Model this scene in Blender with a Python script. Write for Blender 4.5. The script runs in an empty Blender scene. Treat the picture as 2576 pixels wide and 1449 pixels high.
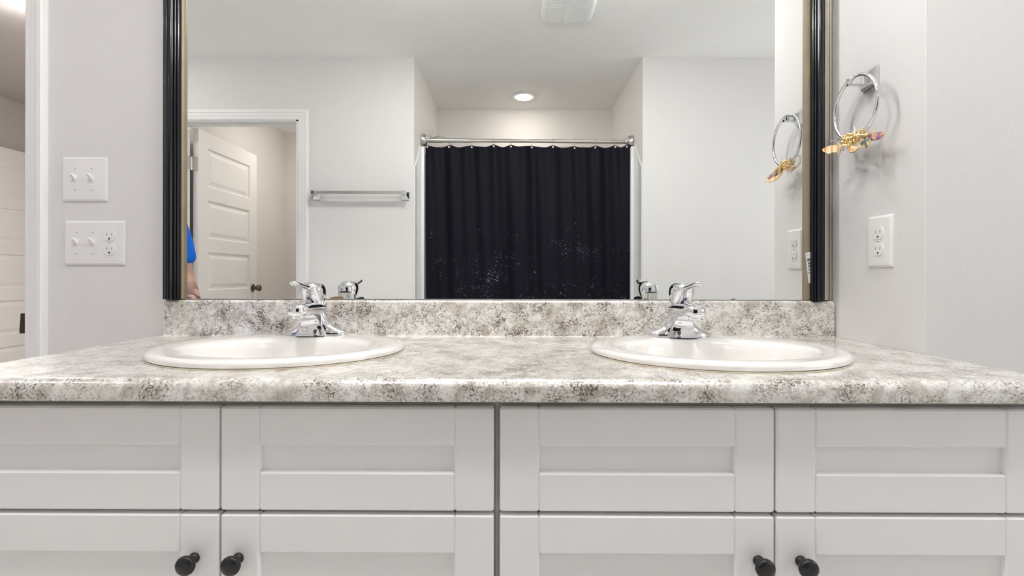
import bpy, bmesh, math, random
from mathutils import Vector, Matrix, Euler
random.seed(7)
S = bpy.context.scene
C = S.collection
PI = math.pi

# ------------------------------------------------------------------ camera, world, exposure
CAM_Y, CAM_Z = -1.36, 1.04
F_PX, VPX, VPY, YAW = 1234.0, 1290.0, 692.0, 0.0062
cam = bpy.data.cameras.new('camera')
camo = bpy.data.objects.new('camera', cam)
C.objects.link(camo)
camo.location = (0, CAM_Y, CAM_Z)
camo.rotation_euler = (Euler((PI / 2, 0, YAW)).to_matrix() @ Matrix.Rotation(.0015, 3, 'Z')).to_euler()
cam.sensor_width = 36.0
cam.lens = F_PX / 2576 * 36.0
cam.shift_x = (1288 - (VPX - F_PX * math.tan(YAW))) / 2576
cam.shift_y = (VPY - 724.5) / 2576
cam.clip_start = 0.02
S.camera = camo

W = bpy.data.worlds.new('world')
W.use_nodes = True
W.node_tree.nodes['Background'].inputs[0].default_value = (0.9, 0.92, 1.0, 1)
W.node_tree.nodes['Background'].inputs[1].default_value = 0.3
S.world = W
S.view_settings.view_transform = 'Standard'
S.view_settings.look = 'None'
S.view_settings.exposure = 0.27
S.view_settings.gamma = 1.0
S.view_settings.use_curve_mapping = False
S.cycles.max_bounces = 14
S.cycles.diffuse_bounces = 8
S.cycles.glossy_bounces = 8
S.cycles.sample_clamp_indirect = 6.0
S.cycles.caustics_reflective = False
S.cycles.caustics_refractive = False

# lamp strengths (W/m2-ish emission), built below; aisle lights and window are added fill
E_VANITY = 43.0      # four globes over the mirror
E_ALCOVE = 54.0      # recessed light over the tub
E_AISLE_FILL = 115.0       # unseen recessed lights added to brighten aisle and left end
E_HALL = 150.0        # dome light in the room through the doorway
E_CLOSET = 32.0
E_WINDOW_FILL = 2.1      # unseen glowing window added at the right end to brighten the room       # dome light in the room behind the open door

# ------------------------------------------------------------------ materials
def new_mat(name):
    m = bpy.data.materials.new(name)
    m.use_nodes = True
    return m, m.node_tree.nodes, m.node_tree.links, m.node_tree.nodes['Principled BSDF']

def pbsdf(name, col, rough=0.5, metal=0.0, spec=0.5, bump=None, coat=0.0, var=None):
    m, n, l, b = new_mat(name)
    b.inputs['Base Color'].default_value = (*col, 1)
    b.inputs['Roughness'].default_value = rough
    b.inputs['Metallic'].default_value = metal
    b.inputs['Specular IOR Level'].default_value = spec
    if coat: b.inputs['Coat Weight'].default_value = coat
    tc = n.new('ShaderNodeTexCoord')
    if bump:
        sc, st, dist = bump
        t = n.new('ShaderNodeTexNoise'); t.inputs['Scale'].default_value = sc
        t.inputs['Detail'].default_value = 3
        bp = n.new('ShaderNodeBump'); bp.inputs['Strength'].default_value = st
        bp.inputs['Distance'].default_value = dist
        l.new(tc.outputs['Object'], t.inputs['Vector'])
        l.new(t.outputs['Fac'], bp.inputs['Height'])
        l.new(bp.outputs['Normal'], b.inputs['Normal'])
    # a faint procedural variation of the colour, so that no surface is dead flat
    t2 = n.new('ShaderNodeTexNoise'); t2.inputs['Scale'].default_value = (var or (6, .02))[0]
    mx = n.new('ShaderNodeMix'); mx.data_type = 'RGBA'
    d = (var or (6, .02))[1]
    mx.inputs[6].default_value = (*[c * (1 - d) for c in col], 1)
    mx.inputs[7].default_value = (*[min(1, c * (1 + d)) for c in col], 1)
    l.new(tc.outputs['Object'], t2.inputs['Vector'])
    l.new(t2.outputs['Fac'], mx.inputs[0])
    l.new(mx.outputs[2], b.inputs['Base Color'])
    return m

def emis(name, col, strength):
    m, n, l, b = new_mat(name)
    b.inputs['Base Color'].default_value = (.9, .9, .9, 1)
    b.inputs['Emission Color'].default_value = (*col, 1)
    b.inputs['Emission Strength'].default_value = strength
    return m

M = {}
M['wall'] = pbsdf('wall_paint', (.725, .715, .71), .75, spec=.25, bump=(95, .2, .004))
M['alcove_lit_wall'] = pbsdf('alcove_lit_paint', (.80, .785, .765), .7, spec=.25, bump=(95, .2, .004))  # wall paint lightened and warmed to put the alcove's light into the colour
M['ceiling'] = pbsdf('ceiling_paint', (.90, .90, .895), .85, spec=.2, bump=(70, .4, .004))
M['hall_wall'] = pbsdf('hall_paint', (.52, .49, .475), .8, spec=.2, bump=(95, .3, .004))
M['closet_wall'] = pbsdf('closet_paint', (.72, .70, .675), .8, spec=.2, bump=(95, .3, .004))
M['trim'] = pbsdf('trim_white', (.84, .84, .83), .35, spec=.5)
M['door'] = pbsdf('door_white', (.80, .79, .775), .42, spec=.45, bump=(30, .05, .002))
M['cabinet'] = pbsdf('cabinet_paint', (.91, .91, .912), .38, spec=.45, bump=(60, .03, .001))
M['shade_edge_grey'] = pbsdf('frame_shade_and_edge_grey', (.42, .41, .41), .5)  # shade on the recessed face frame put into its colour; glass edge shares it
M['chrome'] = pbsdf('chrome', (.82, .83, .85), .07, metal=1)
M['nickel'] = pbsdf('brushed_nickel', (.60, .58, .55), .28, metal=1)
M['satin'] = pbsdf('satin_chrome', (.72, .71, .70), .3, metal=1)
M['dark_bronze'] = pbsdf('dark_bronze', (.06, .05, .04), .4, metal=.7)
M['bronze'] = pbsdf('bronze', (.20, .14, .10), .3, metal=1)
M['black_knob'] = pbsdf('black_knob', (.012, .012, .013), .33, spec=.5)
M['frame_black'] = pbsdf('frame_black', (.006, .0065, .009), .17, spec=.35, coat=.15)
M['frame_gold'] = pbsdf('frame_gold', (.30, .255, .175), .45, metal=.25, var=(30, .15))
M['frame_silver'] = pbsdf('frame_silver', (.52, .47, .41), .32, metal=.4, var=(30, .05))
M['porcelain'] = pbsdf('porcelain', (.87, .855, .83), .09, spec=.6, coat=.4, var=(3, .01))
M['caulk'] = pbsdf('caulk', (.62, .56, .45), .6)
M['plate'] = pbsdf('plate_plastic', (.82, .81, .80), .3, spec=.5)
M['slot'] = pbsdf('slot_dark', (.05, .045, .04), .6)
M['dot_red'] = pbsdf('red_dot', (.6, .01, .02), .3)
M['dot_blue'] = pbsdf('blue_dot', (.02, .12, .6), .3)
M['fan'] = pbsdf('fan_plastic', (.86, .87, .87), .4)
M['surround'] = pbsdf('surround_white', (.80, .81, .81), .2, spec=.5)
M['gold'] = pbsdf('gold_wire', (.85, .66, .32), .22, metal=1)
M['silver_wire'] = pbsdf('silver_wire', (.85, .83, .78), .2, metal=1)
M['paper'] = pbsdf('sticker_paper', (.72, .72, .70), .6)
M['ink'] = pbsdf('sticker_ink', (.09, .11, .13), .6)
M['skin'] = pbsdf('skin', (.50, .29, .21), .5, spec=.35, var=(18, .08))
M['hair'] = pbsdf('hair', (.035, .022, .015), .55, bump=(120, .5, .004))
M['denim'] = pbsdf('denim', (.035, .05, .09), .85, bump=(300, .2, .001))
M['shirt'] = pbsdf('shirt_blue', (.005, .12, .62), .8, spec=.2, bump=(40, .2, .004))
M['shoe'] = pbsdf('shoe', (.05, .05, .055), .6)
M['eye'] = pbsdf('eye_white', (.8, .8, .78), .2)
M['tan_edge'] = pbsdf('mirror_corrosion', (.24, .16, .09), .8, var=(200, .5))
M['globe'] = emis('globe_glow', (1.0, .98, .96), E_VANITY)
M['led'] = emis('led_glow', (1.0, .90, .82), E_ALCOVE)
M['aisle_fill'] = emis('aisle_fill_glow', (1.0, .98, .96), E_AISLE_FILL)
M['window_fill'] = emis('window_fill_glow', (.95, .98, 1.0), E_WINDOW_FILL)
M['led_hall'] = emis('hall_glow', (1.0, .96, .92), E_HALL)
M['led_closet'] = emis('closet_glow', (1.0, .92, .86), E_CLOSET)

def mirror_mat():
    m, n, l, b = new_mat('mirror_glass')
    b.inputs['Base Color'].default_value = (.93, .95, .935, 1)
    b.inputs['Metallic'].default_value = 1
    b.inputs['Roughness'].default_value = 0.0
    return m
M['mirror'] = mirror_mat()

def clear_mat():
    m, n, l, b = new_mat('clear_bead')
    b.inputs['Transmission Weight'].default_value = 1
    b.inputs['Roughness'].default_value = .02
    b.inputs['IOR'].default_value = 1.45
    return m
M['clear'] = clear_mat()

def laminate():
    m, n, l, b = new_mat('speckled_laminate')
    tc = n.new('ShaderNodeTexCoord')
    def nz(scale, detail=4, rough=.6, dist=0.0):
        t = n.new('ShaderNodeTexNoise')
        t.inputs['Scale'].default_value = scale
        t.inputs['Detail'].default_value = detail
        t.inputs['Roughness'].default_value = rough
        t.inputs['Distortion'].default_value = dist
        l.new(tc.outputs['Object'], t.inputs['Vector'])
        return t.outputs['Fac']
    def ramp(src, stops):
        r = n.new('ShaderNodeValToRGB')
        e = r.color_ramp.elements
        e[0].position, e[0].color = stops[0][0], (*stops[0][1], 1)
        e[1].position, e[1].color = stops[-1][0], (*stops[-1][1], 1)
        for p, c in stops[1:-1]:
            x = e.new(p); x.color = (*c, 1)
        l.new(src, r.inputs['Fac'])
        return r.outputs['Color']
    def mix(fac, a, bb):
        x = n.new('ShaderNodeMix'); x.data_type = 'RGBA'
        for i, v in ((0, fac), (6, a), (7, bb)):
            if isinstance(v, tuple): x.inputs[i].default_value = (*v, 1)
            else: l.new(v, x.inputs[i])
        return x.outputs[2]
    base = ramp(nz(28, 6, .65, .6), [(.36, (.54, .50, .43)), (.48, (.79, .77, .72)), (.60, (.91, .905, .885))])
    cool = ramp(nz(60, 5, .7, .4), [(.50, (0, 0, 0)), (.62, (.7, .7, .7))])
    c1 = mix(cool, base, (.43, .42, .38))
    region = nz(18, 3, .6, .3)
    fine = nz(250, 4, .68, .7)
    add = n.new('ShaderNodeMath'); add.operation = 'MULTIPLY_ADD'
    l.new(region, add.inputs[0]); add.inputs[1].default_value = .6
    l.new(fine, add.inputs[2])
    mid = ramp(add.outputs[0], [(.775, (0, 0, 0)), (.90, (.72, .72, .72))])
    c1b = mix(mid, c1, (.36, .30, .25))
    dark = ramp(add.outputs[0], [(.865, (0, 0, 0)), (.965, (1, 1, 1))])
    c2 = mix(dark, c1b, (.07, .045, .035))
    streak = nz(130, 3, .6, 1.6)
    s2 = ramp(streak, [(.63, (0, 0, 0)), (.74, (.75, .75, .75))])
    c3 = mix(s2, c2, (.12, .085, .07))
    l.new(c3, b.inputs['Base Color'])
    b.inputs['Roughness'].default_value = .24
    b.inputs['Specular IOR Level'].default_value = .75
    b.inputs['Coat Weight'].default_value = 1.0; b.inputs['Coat Roughness'].default_value = .33; b.inputs['Coat IOR'].default_value = 1.8
    bp = n.new('ShaderNodeBump'); bp.inputs['Strength'].default_value = .12
    bp.inputs['Distance'].default_value = .001
    l.new(nz(260, 2), bp.inputs['Height']); l.new(bp.outputs['Normal'], b.inputs['Normal'])
    return m
M['laminate'] = laminate()

def curtain_mat():
    m, n, l, b = new_mat('navy_curtain')
    tc = n.new('ShaderNodeTexCoord')
    mp = n.new('ShaderNodeMapping'); mp.inputs['Scale'].default_value = (1, 1, 2.2)
    l.new(tc.outputs['Object'], mp.inputs['Vector'])
    t = n.new('ShaderNodeTexNoise'); t.inputs['Scale'].default_value = 75
    t.inputs['Detail'].default_value = 2; t.inputs['Distortion'].default_value = 1.0
    l.new(mp.outputs['Vector'], t.inputs['Vector'])
    r = n.new('ShaderNodeValToRGB')
    r.color_ramp.elements[0].position = .745; r.color_ramp.elements[0].color = (0, 0, 0, 1)
    r.color_ramp.elements[1].position = .80; r.color_ramp.elements[1].color = (1, 1, 1, 1)
    # splashes gather on the lower part of the cloth
    sp = n.new('ShaderNodeSeparateXYZ'); l.new(tc.outputs['Object'], sp.inputs[0])
    mr = n.new('ShaderNodeMapRange')
    mr.inputs['From Min'].default_value = 0.95; mr.inputs['From Max'].default_value = 1.50
    mr.inputs['To Min'].default_value = .082; mr.inputs['To Max'].default_value = -.06
    l.new(sp.outputs['Z'], mr.inputs['Value'])
    big = n.new('ShaderNodeTexNoise'); big.inputs['Scale'].default_value = 5.5
    l.new(tc.outputs['Object'], big.inputs['Vector'])
    bm_ = n.new('ShaderNodeMath'); bm_.operation = 'MULTIPLY_ADD'; bm_.inputs[1].default_value = .42; bm_.inputs[2].default_value = -.235
    l.new(big.outputs['Fac'], bm_.inputs[0])
    a0 = n.new('ShaderNodeMath'); a0.operation = 'ADD'
    l.new(mr.outputs[0], a0.inputs[0]); l.new(bm_.outputs[0], a0.inputs[1])
    ad = n.new('ShaderNodeMath'); ad.operation = 'ADD'
    l.new(t.outputs['Fac'], ad.inputs[0]); l.new(a0.outputs[0], ad.inputs[1])
    l.new(ad.outputs[0], r.inputs['Fac'])
    mx = n.new('ShaderNodeMix'); mx.data_type = 'RGBA'
    mx.inputs[6].default_value = (.0032, .0034, .0088, 1)
    mx.inputs[7].default_value = (.30, .36, .42, 1)
    l.new(r.outputs['Color'], mx.inputs[0])
    l.new(mx.outputs[2], b.inputs['Base Color'])
    b.inputs['Roughness'].default_value = .6
    b.inputs['Specular IOR Level'].default_value = .14
    return m
M['curtain'] = curtain_mat()

def tile_mat():
    m, n, l, b = new_mat('beige_shower_panel')
    tc = n.new('ShaderNodeTexCoord')
    mp = n.new('ShaderNodeMapping'); mp.inputs['Rotation'].default_value = (PI / 2, 0, PI / 2)
    l.new(tc.outputs['Object'], mp.inputs['Vector'])
    t = n.new('ShaderNodeTexBrick')
    t.inputs['Color1'].default_value = (.62, .55, .45, 1); t.inputs['Color2'].default_value = (.60, .53, .43, 1)
    t.inputs['Mortar'].default_value = (.50, .44, .36, 1)
    t.inputs['Scale'].default_value = 4; t.inputs['Mortar Size'].default_value = .01
    l.new(mp.outputs['Vector'], t.inputs['Vector']); l.new(t.outputs['Color'], b.inputs['Base Color'])
    b.inputs['Roughness'].default_value = .3
    return m
M['tile'] = tile_mat()

def floor_mat():
    m, n, l, b = new_mat('vinyl_plank')
    tc = n.new('ShaderNodeTexCoord')
    t = n.new('ShaderNodeTexBrick')
    t.inputs['Color1'].default_value = (.76, .74, .71, 1); t.inputs['Color2'].default_value = (.72, .70, .67, 1)
    t.inputs['Mortar'].default_value = (.16, .13, .11, 1)
    t.inputs['Scale'].default_value = 1.2; t.inputs['Mortar Size'].default_value = .003
    l.new(tc.outputs['Object'], t.inputs['Vector']); l.new(t.outputs['Color'], b.inputs['Base Color'])
    b.inputs['Roughness'].default_value = .45
    return m
M['floor'] = floor_mat()

def wing_mat(name, c1, c2, c3, scale):
    m, n, l, b = new_mat(name)
    tc = n.new('ShaderNodeTexCoord')
    t = n.new('ShaderNodeTexWave'); t.inputs['Scale'].default_value = scale
    t.inputs['Distortion'].default_value = 3.5; t.inputs['Detail Scale'].default_value = 1.2
    l.new(tc.outputs['Object'], t.inputs['Vector'])
    r = n.new('ShaderNodeValToRGB')
    e = r.color_ramp.elements
    e[0].position = .16; e[0].color = (*c2, 1)
    e[1].position = .98; e[1].color = (*c3, 1)
    x = e.new(.30); x.color = (*c1, 1)
    x = e.new(.86); x.color = (*c1, 1)
    l.new(t.outputs['Fac'], r.inputs['Fac']); l.new(r.outputs['Color'], b.inputs['Base Color'])
    b.inputs['Roughness'].default_value = .35
    return m
M['wing_dark'] = wing_mat('wing_enamel_striped', (.78, .48, .26), (.08, .16, .14), (.28, .12, .34), 48)
M['wing_orange'] = wing_mat('wing_enamel_orange', (.92, .72, .50), (.90, .36, .08), (.93, .86, .76), 34)

def tattoo_skin():
    m, n, l, b = new_mat('tattooed_skin')
    tc = n.new('ShaderNodeTexCoord')
    t = n.new('ShaderNodeTexNoise'); t.inputs['Scale'].default_value = 17
    t.inputs['Distortion'].default_value = 1.2
    l.new(tc.outputs['Object'], t.inputs['Vector'])
    r = n.new('ShaderNodeValToRGB')
    r.color_ramp.elements[0].position = .47; r.color_ramp.elements[0].color = (0, 0, 0, 1)
    r.color_ramp.elements[1].position = .53; r.color_ramp.elements[1].color = (1, 1, 1, 1)
    l.new(t.outputs['Fac'], r.inputs['Fac'])
    sp = n.new('ShaderNodeSeparateXYZ'); l.new(tc.outputs['Object'], sp.inputs[0])
    # the ink sits on the forearms only (x beyond the elbow, between elbow and wrist height)
    ma = n.new('ShaderNodeMapRange')
    for q, v in (('From Min', 1.06), ('From Max', .98), ('To Min', .25), ('To Max', 1)): ma.inputs[q].default_value = v
    mb = n.new('ShaderNodeMath'); mb.operation = 'GREATER_THAN'; mb.inputs[1].default_value = .83
    mc = n.new('ShaderNodeMath'); mc.operation = 'GREATER_THAN'; mc.inputs[1].default_value = .215
    l.new(sp.outputs['Z'], ma.inputs[0]); l.new(sp.outputs['Z'], mb.inputs[0]); l.new(sp.outputs['X'], mc.inputs[0])
    p = None
    for q in (ma, mb, mc):
        mm = n.new('ShaderNodeMath'); mm.operation = 'MULTIPLY'
        l.new(q.outputs[0], mm.inputs[0])
        l.new(p.outputs[0] if p else r.outputs['Color'], mm.inputs[1])
        p = mm
    mx = n.new('ShaderNodeMix'); mx.data_type = 'RGBA'
    mx.inputs[6].default_value = (.52, .30, .22, 1); mx.inputs[7].default_value = (.10, .06, .08, 1)
    l.new(p.outputs[0], mx.inputs[0]); l.new(mx.outputs[2], b.inputs['Base Color'])
    b.inputs['Roughness'].default_value = .5
    return m
M['tattoo'] = tattoo_skin()

# ------------------------------------------------------------------ mesh helpers
def BM(): return bmesh.new()

def merge(bm, sub, mat=None):
    if mat is not None: bmesh.ops.transform(sub, matrix=mat, verts=sub.verts)
    me = bpy.data.meshes.new('tmp'); sub.to_mesh(me); sub.free()
    bm.from_mesh(me); bpy.data.meshes.remove(me)

def box(bm, x0, x1, y0, y1, z0, z1, bev=0.0, seg=1, mat=None):
    s = bmesh.new()
    v = [s.verts.new(p) for p in ((x0,y0,z0),(x1,y0,z0),(x1,y1,z0),(x0,y1,z0),(x0,y0,z1),(x1,y0,z1),(x1,y1,z1),(x0,y1,z1))]
    for f in ((3,2,1,0),(4,5,6,7),(0,1,5,4),(1,2,6,5),(2,3,7,6),(3,0,4,7)):
        s.faces.new([v[i] for i in f])
    if bev > 0:
        bmesh.ops.bevel(s, geom=list(s.edges), offset=bev, segments=seg, profile=.5, affect='EDGES')
    merge(bm, s, mat)

def loft(bm, rings, cap=True, closed=True):
    vs = [[bm.verts.new(p) for p in r] for r in rings]
    n = len(rings[0])
    for a, b in zip(vs, vs[1:]):
        for i in range(n if closed else n - 1):
            j = (i + 1) % n
            bm.faces.new((a[i], a[j], b[j], b[i]))
    if cap and closed:
        bm.faces.new(list(reversed(vs[0]))); bm.faces.new(vs[-1])
    return vs

def ring(c, a, b, ax, bx, n=24, e=2.0):
    c, ax, bx = Vector(c), Vector(ax), Vector(bx)
    out = []
    for i in range(n):
        t = 2 * PI * i / n
        ct, st = math.cos(t), math.sin(t)
        out.append(c + ax * (a * math.copysign(abs(ct) ** (2 / e), ct)) + bx * (b * math.copysign(abs(st) ** (2 / e), st)))
    return out

def tube(bm, pts, r, n=10, closed=False, cap=True):
    pts = [Vector(p) for p in pts]
    m = len(pts)
    rr = r if isinstance(r, (list, tuple)) else [r] * m
    def tan(i):
        if closed: return (pts[(i + 1) % m] - pts[(i - 1) % m]).normalized()
        return (pts[min(i + 1, m - 1)] - pts[max(i - 1, 0)]).normalized()
    t = tan(0)
    nrm = t.orthogonal().normalized()
    rings = []
    for i in range(m):
        t = tan(i)
        nrm = (nrm - t * nrm.dot(t)).normalized()
        bn = t.cross(nrm)
        rings.append([pts[i] + nrm * (rr[i] * math.cos(2*PI*k/n)) + bn * (rr[i] * math.sin(2*PI*k/n)) for k in range(n)])
    if closed:
        vs = [[bm.verts.new(p) for p in q] for q in rings]
        # best rotational match between last and first ring
        off = min(range(n), key=lambda o: (vs[-1][0].co - vs[0][o].co).length)
        for i in range(m):
            a, b = vs[i], vs[(i + 1) % m]
            o = off if i == m - 1 else 0
            for k in range(n):
                bm.faces.new((a[k], a[(k+1) % n], b[(k+1+o) % n], b[(k+o) % n]))
    else:
        loft(bm, rings, cap)

def lathe(bm, prof, n=32, mat=None, sx=1.0, sy=1.0):
    """prof: (r, z) bottom to top; revolve about local z"""
    s = bmesh.new()
    rings = [[Vector((r*sx*math.cos(2*PI*k/n), r*sy*math.sin(2*PI*k/n), z)) for k in range(n)] for r, z in prof]
    loft(s, rings, True)
    merge(bm, s, mat)

def sphere(bm, c, r, sx=1, sy=1, sz=1, u=20, v=12):
    s = bmesh.new()
    bmesh.ops.create_uvsphere(s, u_segments=u, v_segments=v, radius=r)
    merge(bm, s, Matrix.Translation(c) @ Matrix.Diagonal((sx, sy, sz, 1)))

def extrude_profile(bm, prof, p0, p1, ux, uy):
    """closed 2D profile swept straight from p0 to p1; ux, uy are the profile axes"""
    p0, p1, ux, uy = Vector(p0), Vector(p1), Vector(ux), Vector(uy)
    loft(bm, [[p + ux * a + uy * b for a, b in prof] for p in (p0, p1)], True)

def smooth(o, ang=35):
    me = o.data
    for p in me.polygons: p.use_smooth = True
    bm = bmesh.new(); bm.from_mesh(me)
    for e in bm.edges:
        e.smooth = not (len(e.link_faces) != 2 or e.calc_face_angle(0) > math.radians(ang))
    bm.to_mesh(me); bm.free()

def obj(name, bm, mat, parent=None, local=False, sm=None, matrix=None):
    if matrix is not None: bmesh.ops.transform(bm, matrix=matrix, verts=bm.verts)
    bmesh.ops.recalc_face_normals(bm, faces=bm.faces)
    if parent is not None and not local:
        off = Vector((0, 0, 0)); p = parent
        while p: off += p.location; p = p.parent
        bmesh.ops.translate(bm, vec=-off, verts=bm.verts)
    me = bpy.data.meshes.new(name); bm.to_mesh(me); bm.free()
    o = bpy.data.objects.new(name, me); C.objects.link(o)
    for x in (mat if isinstance(mat, list) else [mat]): me.materials.append(M[x] if isinstance(x, str) else x)
    if parent is not None: o.parent = parent
    if sm: smooth(o, sm)
    return o

def thing(name, label, cat, loc=(0, 0, 0), group=None, rot=None):
    o = bpy.data.objects.new(name, None); C.objects.link(o)
    o.location = loc; o.empty_display_size = .05
    if rot: o.rotation_euler = rot
    o['label'] = label; o['category'] = cat
    if group: o['group'] = group
    return o

def struct(name, bm, mat, parent=None, sm=None, label=None):
    o = obj(name, bm, mat, parent, sm=sm)
    o['kind'] = 'structure'
    if label: o['label'] = label
    return o

def dup(root, loc, label):
    r = root.copy(); C.objects.link(r); r.location = loc; r['label'] = label
    for ch in list(root.children):
        c = ch.copy(); C.objects.link(c); c.parent = r
        for g in list(ch.children):
            d = g.copy(); C.objects.link(d); d.parent = c
    return r

# ------------------------------------------------------------------ the rooms
H = 2.44
XW = .880            # face of the short wall at the right of the vanity
YF = -1.804          # wall across the aisle (seen in the mirror)
YB = -.308           # where the short wall ends
AX0, AX1, AYB = -.636, .832, -2.808   # tub alcove
DX0, DX1, DH = -2.181, -1.379, 2.035   # closet door opening in the wall across
HX0, HX1 = -2.12, -1.3385              # doorway in the mirror wall

b = BM(); box(b, -4.3, 2.6, -4.2, 5.0, -.1, 0); struct('floor', b, 'floor')
b = BM(); box(b, -4.3, 2.6, -4.2, .06, H, H + .1); struct('ceiling', b, 'ceiling')
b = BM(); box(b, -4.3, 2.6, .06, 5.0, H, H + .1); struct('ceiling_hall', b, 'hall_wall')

b = BM()
box(b, HX1, XW, 0, .115, 0, H)
box(b, HX0, HX1, 0, .115, DH, H)
box(b, -2.50, HX0, 0, .115, 0, H)
struct('wall_back', b, 'wall')
b = BM(); box(b, XW, 2.4, YB, .115, 0, H, .001); struct('wall_right', b, 'wall')
b = BM()
box(b, 2.4, 2.5, YF - .12, -1.56, 0, H); box(b, 2.4, 2.5, -.56, YB, 0, H)
box(b, 2.4, 2.5, -1.56, -.56, 0, .95); box(b, 2.4, 2.5, -1.56, -.56, 2.05, H)
struct('wall_far_right', b, 'wall')
b = BM()
for (y0, y1, z0, z1) in ((-1.56, -1.52, .95, 2.05), (-.60, -.56, .95, 2.05), (-1.52, -.60, .95, .99), (-1.52, -.60, 2.01, 2.05), (-1.52, -.60, 1.48, 1.52)):
    box(b, 2.41, 2.47, y0, y1, z0, z1, .003)
w1 = struct('added_window_1', b, 'trim')  # unseen window, added as fill light from the right
b = BM(); box(b, 2.435, 2.441, -1.52, -.60, .99, 1.48); obj('fill_pane', b, 'window_fill', w1)
b = BM(); box(b, 2.435, 2.441, -1.52, -.60, 1.52, 2.01); obj('fill_pane', b, 'window_fill', w1)
b = BM(); box(b, -2.60, -2.50, YF, .115, 0, H); struct('wall_left', b, 'wall')
b = BM()
box(b, -2.50, DX0, YF - .12, YF, 0, H)
box(b, DX0, DX1, YF - .12, YF, DH, H)
box(b, DX1, AX0, YF - .12, YF, 0, H)
box(b, AX1, 2.4, YF - .12, YF, 0, H)
wf = struct('wall_front', b, ['wall', 'alcove_lit_wall'])
for p_ in wf.data.polygons:      # the reveals of the tub alcove carry the alcove's brightened wall colour
    if abs(p_.normal.x) > .9 and min(abs(p_.center.x - AX0), abs(p_.center.x - AX1)) < .01: p_.material_index = 1
b = BM(); box(b, AX0 - .1, AX0, AYB, YF - .12, 0, H); struct('wall_alcove_left', b, 'alcove_lit_wall')
b = BM(); box(b, AX1, AX1 + .1, AYB, YF - .12, 0, H); struct('wall_alcove_right', b, 'alcove_lit_wall')
b = BM(); box(b, AX0 - .1, AX1 + .1, AYB - .1, AYB, 0, H); struct('wall_alcove_back', b, 'alcove_lit_wall')
# closet room behind the open door
b = BM(); box(b, -2.36, -2.262, -3.50, YF - .12, 0, H); struct('wall_closet_left', b, 'closet_wall')
b = BM(); box(b, -2.36, -.8, -3.60, -3.50, 0, H); struct('wall_closet_back', b, 'closet_wall')
b = BM(); box(b, -.84, -.74, -3.50, AYB - .1, 0, H); struct('wall_closet_right', b, 'closet_wall')
# hall beyond the doorway in the mirror wall
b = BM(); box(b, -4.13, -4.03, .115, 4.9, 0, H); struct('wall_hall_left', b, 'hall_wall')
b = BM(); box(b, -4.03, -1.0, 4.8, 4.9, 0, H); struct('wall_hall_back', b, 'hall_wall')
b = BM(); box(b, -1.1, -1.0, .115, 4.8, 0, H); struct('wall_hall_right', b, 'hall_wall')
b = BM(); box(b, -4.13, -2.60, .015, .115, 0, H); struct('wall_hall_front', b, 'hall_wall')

# door casings: colonial profile (a = across from the opening edge outwards, b = out of the wall)
CAS = [(0, 0), (0, .009), (.004, .011), (.020, .012), (.024, .0145), (.040, .016), (.046, .020), (.060, .0205), (.0635, .018), (.0635, 0)]
def casing(name, x0, x1, zt, ywall, out, mat='trim', k=1.0):
    """out = -1: the casing stands out of the wall towards -y; +1: towards +y. One mitred mesh."""
    bm = BM(); CASK = [(a * k, bb) for a, bb in CAS]
    def pt(a, bb, leg, top):
        x = (x0 - a) if leg == 0 else (x1 + a)
        z = (zt + a) if top else 0
        return Vector((x, ywall + out * bb, z))
    rings = [[pt(a, bb, 0, False) for a, bb in CASK], [pt(a, bb, 0, True) for a, bb in CASK],
             [pt(a, bb, 1, True) for a, bb in CASK], [pt(a, bb, 1, False) for a, bb in CASK]]
    loft(bm, rings, True)
    return struct(name, bm, mat, sm=25)

def jamb(name, x0, x1, zt, ya, yb, stop_y):
    bm = BM()
    for a, c in ((x0, x0 + .018), (x1 - .018, x1)):
        box(bm, a, c, ya, yb, 0, zt)
    box(bm, x0, x1, ya, yb, zt - .018, zt)
    for a, c in ((x0 + .018, x0 + .029), (x1 - .029, x1 - .018)):
        box(bm, a, c, stop_y, stop_y + .03, 0, zt - .018)
    box(bm, x0 + .018, x1 - .018, stop_y, stop_y + .03, zt - .029, zt - .018)
    return struct(name, bm, 'trim')

casing('trim_1', HX0 + .005, -1.3520, DH + .01, 0, -1, k=.88)
j1 = jamb('trim_2', HX0 - .001, HX1 + .001, DH + .012, -.001, .116, .03)
casing('trim_3', DX0, DX1, DH + .002, YF, +1)
j2 = jamb('trim_4', DX0 - .001, DX1 + .001, DH + .012, YF - .121, YF + .001, YF - .075)
# strike plate with a curved lip on the jamb of the doorway beside the vanity
bm = BM()
xs = -1.3575
def lip(d): return [Vector(q) for q in ((xs + .002, -.004, 0), (xs - d, -.010, 0), (xs - d - .0012, -.006, 0), (xs - .0012, .012, 0), (xs - .0012, .034, 0), (xs + .002, .034, 0))]
loft(bm, [[q + Vector((0, 0, z)) for q in lip(d)] for z, d in ((.8760, .0078), (.8775, .0086), (.8900, .0084), (.9100, .0066), (.9290, .0056), (.9300, .0064), (.9320, .0030))], True)
obj('strike_plate', bm, 'dark_bronze', j1, sm=40)

# baseboards
def baseboard(name, x0, x1, y0, y1):
    bm = BM(); box(bm, x0, x1, y0, y1, 0, .09, .004); return struct(name, bm, 'trim')
baseboard('baseboard_front', DX1 + .064, AX0, YF + .0005, YF + .013)
baseboard('baseboard_front_right', AX1, 2.4, YF + .0005, YF + .013)
baseboard('baseboard_right', XW, 2.4, YB - .013, YB - .0005)
baseboard('baseboard_back', HX1 + .066, -.965, -.013, -.0005)
baseboard('baseboard_left', -2.4995, -2.487, YF + .02, -.02)
baseboard('baseboard_closet', -2.2615, -2.249, -3.49, YF - .125)
baseboard('baseboard_hall', -4.0295, -4.017, .13, 4.79)

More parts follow.
